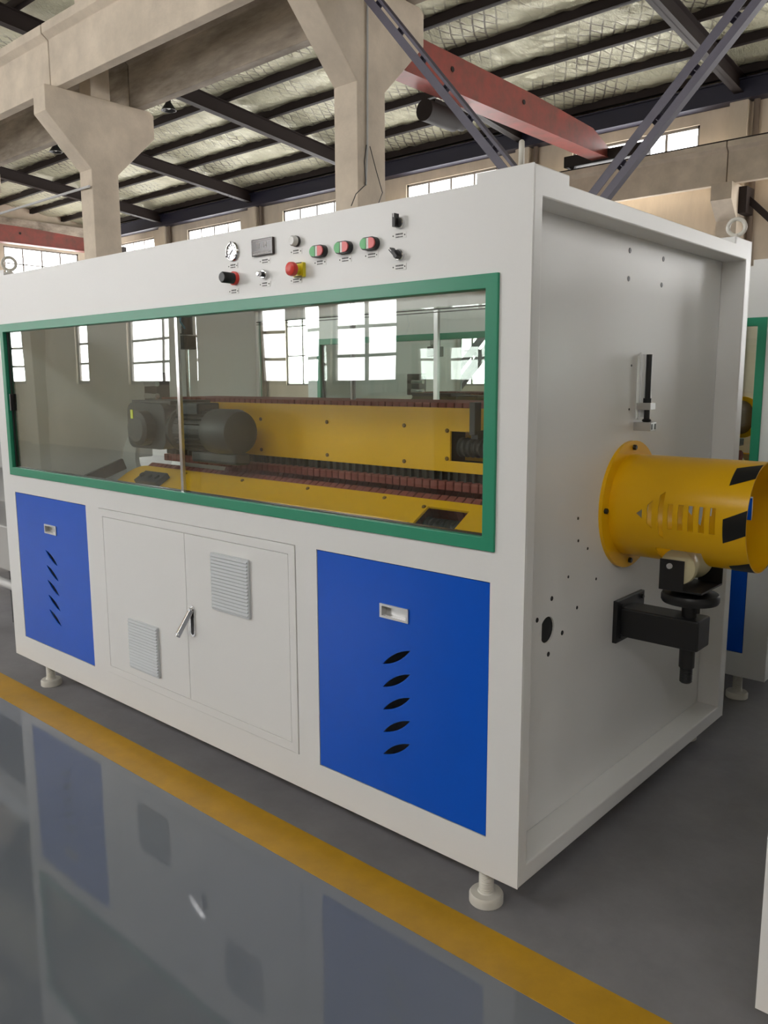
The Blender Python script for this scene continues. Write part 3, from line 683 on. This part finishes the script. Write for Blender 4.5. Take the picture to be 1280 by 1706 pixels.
    MB().cyl((-1.36, .786, 1.41), (-1.36, .786, 1.87), .009, 12).cyl((-1.345, .786, 1.41), (-1.345, .786, 1.87), .004, 8).build('piston_rod', STEEL, c2, smooth=True)
    # dark fittings on the lower track
    def lay(name, x0, x1, h0, h1, w0, w1, m=BLACK):
        return MB().prism(rect(x0, x1, h0, h1), '', w0, w1, fn=lambda p, w: af(p[0], p[1], w)).build(name, m, R, bevel=.004)
    lb = lay('gear_bracket', -2.43, -2.24, .07, .15, .187, .215, DARKM)
    for dx in (.03, .09, .15): MB().cyl(af(-2.43+dx, .11, .214), af(-2.43+dx, .11, .225), .014, 10).build('bolt', DARKM, lb)
    MB().obox((-2.67, .33, 1.045), (.02, .12, .045), (.016, -.004, 0), (0, -.01, .026)).build('guide_rail', BLACK, R, bevel=.003)
    # --- yellow pipe guide
    cyy, czz, rr = .786, 1.093, .168
    gf = MB().ring((-.09, cyy, czz), (1, 0, 0), rr-.003, .212, .012, 56).build('guide_flange', YEL, R, smooth=True)
    for k in range(8):
        a = PI/2+k*PI/4
        if k % 2: continue
        MB().lathe([(.009, 0), (.009, .008), (.007, .010)], (-.078, cyy+.190*math.cos(a), czz+.190*math.sin(a)), (1, 0, 0), 8).build('bolt', BLACK, gf)
    # tube with an arrow of slots on both sides and a notch for the roller
    st = [(-.085, 0, 0), (-.03, 0, 0), (.016, 1, 0.001), (.034, 0, .015), (.050, 2, .030), (.065, 0, .044), (.085, 2, .061), (.100, 0, .074), (.115, 2, .039), (.130, 0, .039), (.146, 2, .039), (.162, 0, .039), (.177, 2, .039), (.194, 0, .039), (.209, 2, .039), (.226, 0, .039), (.241, 2, .039), (.258, 0, .039), (.30, 0, 0), (.345, 0, 0)]
    NT = 72
    def tube_dir(i, k):
        hz = st[i][2]; dz = math.asin(min(.9, (hz if hz else .039)/rr)); th = 2*PI*k/NT
        for c0 in (0, NT//2):                            # theta 0 looks to the front (-y)
            kk = (k-c0+NT//2) % NT-NT//2
            if abs(kk) <= 4: th = 2*PI*c0/NT+dz*kk/4
            elif abs(kk) <= 8:
                e = 2*PI*8/NT; sg = 1 if kk > 0 else -1
                th = 2*PI*c0/NT+sg*(dz+(e-dz)*(abs(kk)-4)/4)
        return Vector((0, -math.cos(th), math.sin(th)))
    vs = []; nr = []; rows = len(st); ro, ri = rr, rr-.004
    for rad in (ro, ri):
        for i in range(rows):
            for k in range(NT):
                d = tube_dir(i, k); vs.append(Vector((st[i][0], cyy, czz))+d*rad); nr.append(d if rad == ro else -d)
    keep = set()
    for i in range(rows-1):
        for k in range(NT):
            kk = (k+NT//2) % NT-NT//2
            if st[i][1] and (-4 <= kk < 4 or -4 <= k-NT//2 < 4): continue
            xm = (st[i][0]+st[i+1][0])/2; thm = 2*PI*(k+.5)/NT
            if .06 < xm < .21 and abs(thm-1.5*PI) < .86: continue
            keep.add((i, k))
    fs = []; ln = []; o2 = rows*NT
    def vi(i, k): return i*NT+k % NT
    for i, k in keep:
        q = [vi(i, k), vi(i, k+1), vi(i+1, k+1), vi(i+1, k)]
        c = (vs[q[1]]-vs[q[0]]).cross(vs[q[2]]-vs[q[0]])
        if c.dot(nr[q[0]]) < 0: q.reverse()
        fs.append(q); ln += [nr[j] for j in q]
        qi = [j+o2 for j in reversed(q)]; fs.append(qi); ln += [nr[j] for j in qi]
        for (di, dk), (e0, e1) in (((0, -1), (vi(i, k), vi(i+1, k))), ((0, 1), (vi(i, k+1), vi(i+1, k+1))), ((-1, 0), (vi(i, k), vi(i, k+1))), ((1, 0), (vi(i+1, k), vi(i+1, k+1)))):
            if (i+di, (k+dk) % NT) not in keep and (vs[e0]-vs[e1]).length > 1e-5:
                r_ = [e0, e1, e1+o2, e0+o2]; n_ = (vs[e1]-vs[e0]).cross(vs[e0+o2]-vs[e0]).normalized()
                cen = sum((vs[j] for j in q), Vector())/4
                if n_.dot((vs[e0]+vs[e1])/2-cen) < 0: r_.reverse(); n_ = -n_
                fs.append(r_); ln += [n_]*4
    me = bpy.data.meshes.new('guide_pipe'); o_ = Vector(R['off'])
    me.from_pydata([tuple(v-o_) for v in vs], [], fs); me.materials.append(YEL)
    me.shade_smooth(); me.normals_split_custom_set([tuple(n) for n in ln])
    gp = bpy.data.objects.new('guide_pipe', me); COL.objects.link(gp); gp.parent = R; gp['off'] = R['off']
    gp['label'] = 'yellow pipe guide with arrow-shaped slots and hazard tape'
    for k in range(6):
        t0 = -.38-PI/3+k*PI/3; P = []; n = 6
        for j in range(n+1):
            for x, sh in ((.280, 0.), (.312, .09), (.3455, .19)): P.append((x, t0+.44*j/n+sh))
        vs = [(x, cyy-(rr+.0012)*math.cos(t), czz+(rr+.0012)*math.sin(t)) for x, t in P]
        fs = [(j*3+c, j*3+c+1, j*3+c+4, j*3+c+3) for j in range(n) for c in (0, 1)]
        MB().add(vs, fs).build('hazard_stripe', TAPEB, gp, smooth=True)
    # roller support below the guide
    arm = MB().box(-.078, .185, .735, .838, .648, .748).build('support_arm', BLACK, R, bevel=.006)
    MB().box(-.0895, -.074, .705, .915, .63, .775).build('arm_plate', BLACK, arm, bevel=.002)
    for y in (.73, .89):
        for z in (.65, .757): MB().lathe([(.008, 0), (.008, .008)], (-.074, y, z), (1, 0, 0), 6).build('bolt', BLACK, arm)
    prof = [(.022, .56)]
    z = .53; pr = []
    while z < .575: pr += [(.0205, z), (.0185, z+.003)]; z += .006
    MB().lathe([(.016, .525)]+pr+[(.0245, .578), (.0245, .65)], (.135, cyy, 0), (0, 0, 1), 18).build('jack_screw', BLACK, arm, smooth=True)
    MB().cyl((.135, cyy, .745), (.135, cyy, .80), .024, 18).cyl((.17, .76, .77), (.17, .76, .80), .008, 8).build('jack_collar', BLACK, arm, smooth=True)
    MB().lathe([(.04, .792), (.086, .797), (.090, .804), (.090, .818), (.086, .826), (.05, .832), (.03, .85)], (.135, cyy, 0), (0, 0, 1), 40).build('handwheel', BLACK, arm, smooth=True)
    fk = MB().box(.067, .203, .695, .875, .846, .852).box(.067, .145, .694, .699, .846, .945).box(.125, .203, .870, .875, .846, .93).build('fork', BLACK, R, bevel=.001)
    MB().lathe([(.009, 0), (.009, .006)], (.10, .694, .925), (0, -1, 0), 12).build('axle', ZINC, fk, smooth=True)
    MB().lathe([(.030, .004), (.056, .010), (.058, .03), (.044, .075), (.042, .085), (.044, .095), (.058, .14), (.056, .160), (.030, .166)], (.118, .70, .921), (0, 1, 0), 28).build('roller', NYLON, fk, smooth=True)
    # depth pointer with slot above the guide
    MB().prism(rrect(.823, .852, 1.372, 1.592, .013), 'x', -.0895, -.086).build('slot_plate', WPL, R)
    MB().tube([(-.078, .838, 1.38), (-.078, .838, 1.585)], .006, 10).build('scale_rod', WPL, R, smooth=True)
    b = MB().box(-.09, -.040, .815, .853, 1.405, 1.428).build('clamp_block', ALU, R, bevel=.001)
    b2 = MB().box(-.09, -.030, .800, .845, 1.337, 1.365).build('pointer_block', ALU, R, bevel=.001)
    MB().box(-.0302, -.0292, .806, .814, 1.342, 1.360).box(-.0302, -.0292, .830, .838, 1.342, 1.360).build('pointer_mark', BLACK, b2)  # two flat black bars on the block face
    sr = MB().cyl((-.058, .83, 1.372), (-.058, .83, 1.585), .0095, 14).build('set_screw', BLACK, R, smooth=True)
    MB().lathe([(.0145, 1.428), (.0145, 1.443)], (-.058, .83, 0), (0, 0, 1), 6).build('nut', BLACK, sr)
    MB().lathe([(.012, 1.366), (.016, 1.370), (.012, 1.375)], (-.058, .83, 0), (0, 0, 1), 14).build('screw_foot', BLACK, sr, smooth=True)
    return R
mach = make_machine()
m2 = copy_tree(mach); m2.location = (-1.513+.011, .786+2.083, 0)
m2['label'] = 'white haul-off machine in the shade, standing behind the one with the visible control panel'
m3 = copy_tree(mach); m3.location = (-1.513+3.658, .786-.018, 0)
m3['label'] = 'white haul-off machine showing one plain corner, across the gap from the yellow pipe guide'

m4 = copy_tree(mach); m4.location = (-1.513+3.66, .786+2.075, 0)  # unseen copy, added to block light from the gap beside the guide
m4['label'] = 'unseen white haul-off machine added in the back row to block light, across the gap from the shaded one'

# ------------------------------------------------------------------ grey tank unit beyond the machine's inlet end
t = thing('cooling_tank', (-4.75, .85, 0), 'pale grey tank unit with dark opening beyond the inlet end of the machine', 'tank')
MB().box(-5.75, -3.78, .35, 1.3, .36, .64).build('lower_cover', TANKG, t, bevel=.01)
MB().box(-5.75, -4.25, .80, 1.25, .64, 1.00).box(-5.75, -5.65, .42, .8, .64, 1.).box(-3.92, -3.84, .42, .5, .64, 1.).box(-3.92, -3.84, 1.17, 1.25, .64, 1.).build('pump_bay', TANKG, t)
MB().box(-5.8, -3.75, .32, 1.33, 1.0, 1.14).build('tank_bed', TANKG, t, bevel=.01)
MB().box(-5.8, -3.80, .40, 1.28, 1.14, 1.36).build('tank_lid', VENT, t, bevel=.01)
MB().cyl((-5.7, .38, .26), (-3.72, .38, .26), .03, 14).build('drain_pipe', ZINC, t, smooth=True)
for x in (-5.6, -3.95):
    for y in (.45, 1.2): MB().box(x-.04, x+.04, y-.04, y+.04, 0, .37).build('leg', DARKM, t)
for o in bpy.data.objects:
    if 'off' in o: del o['off']
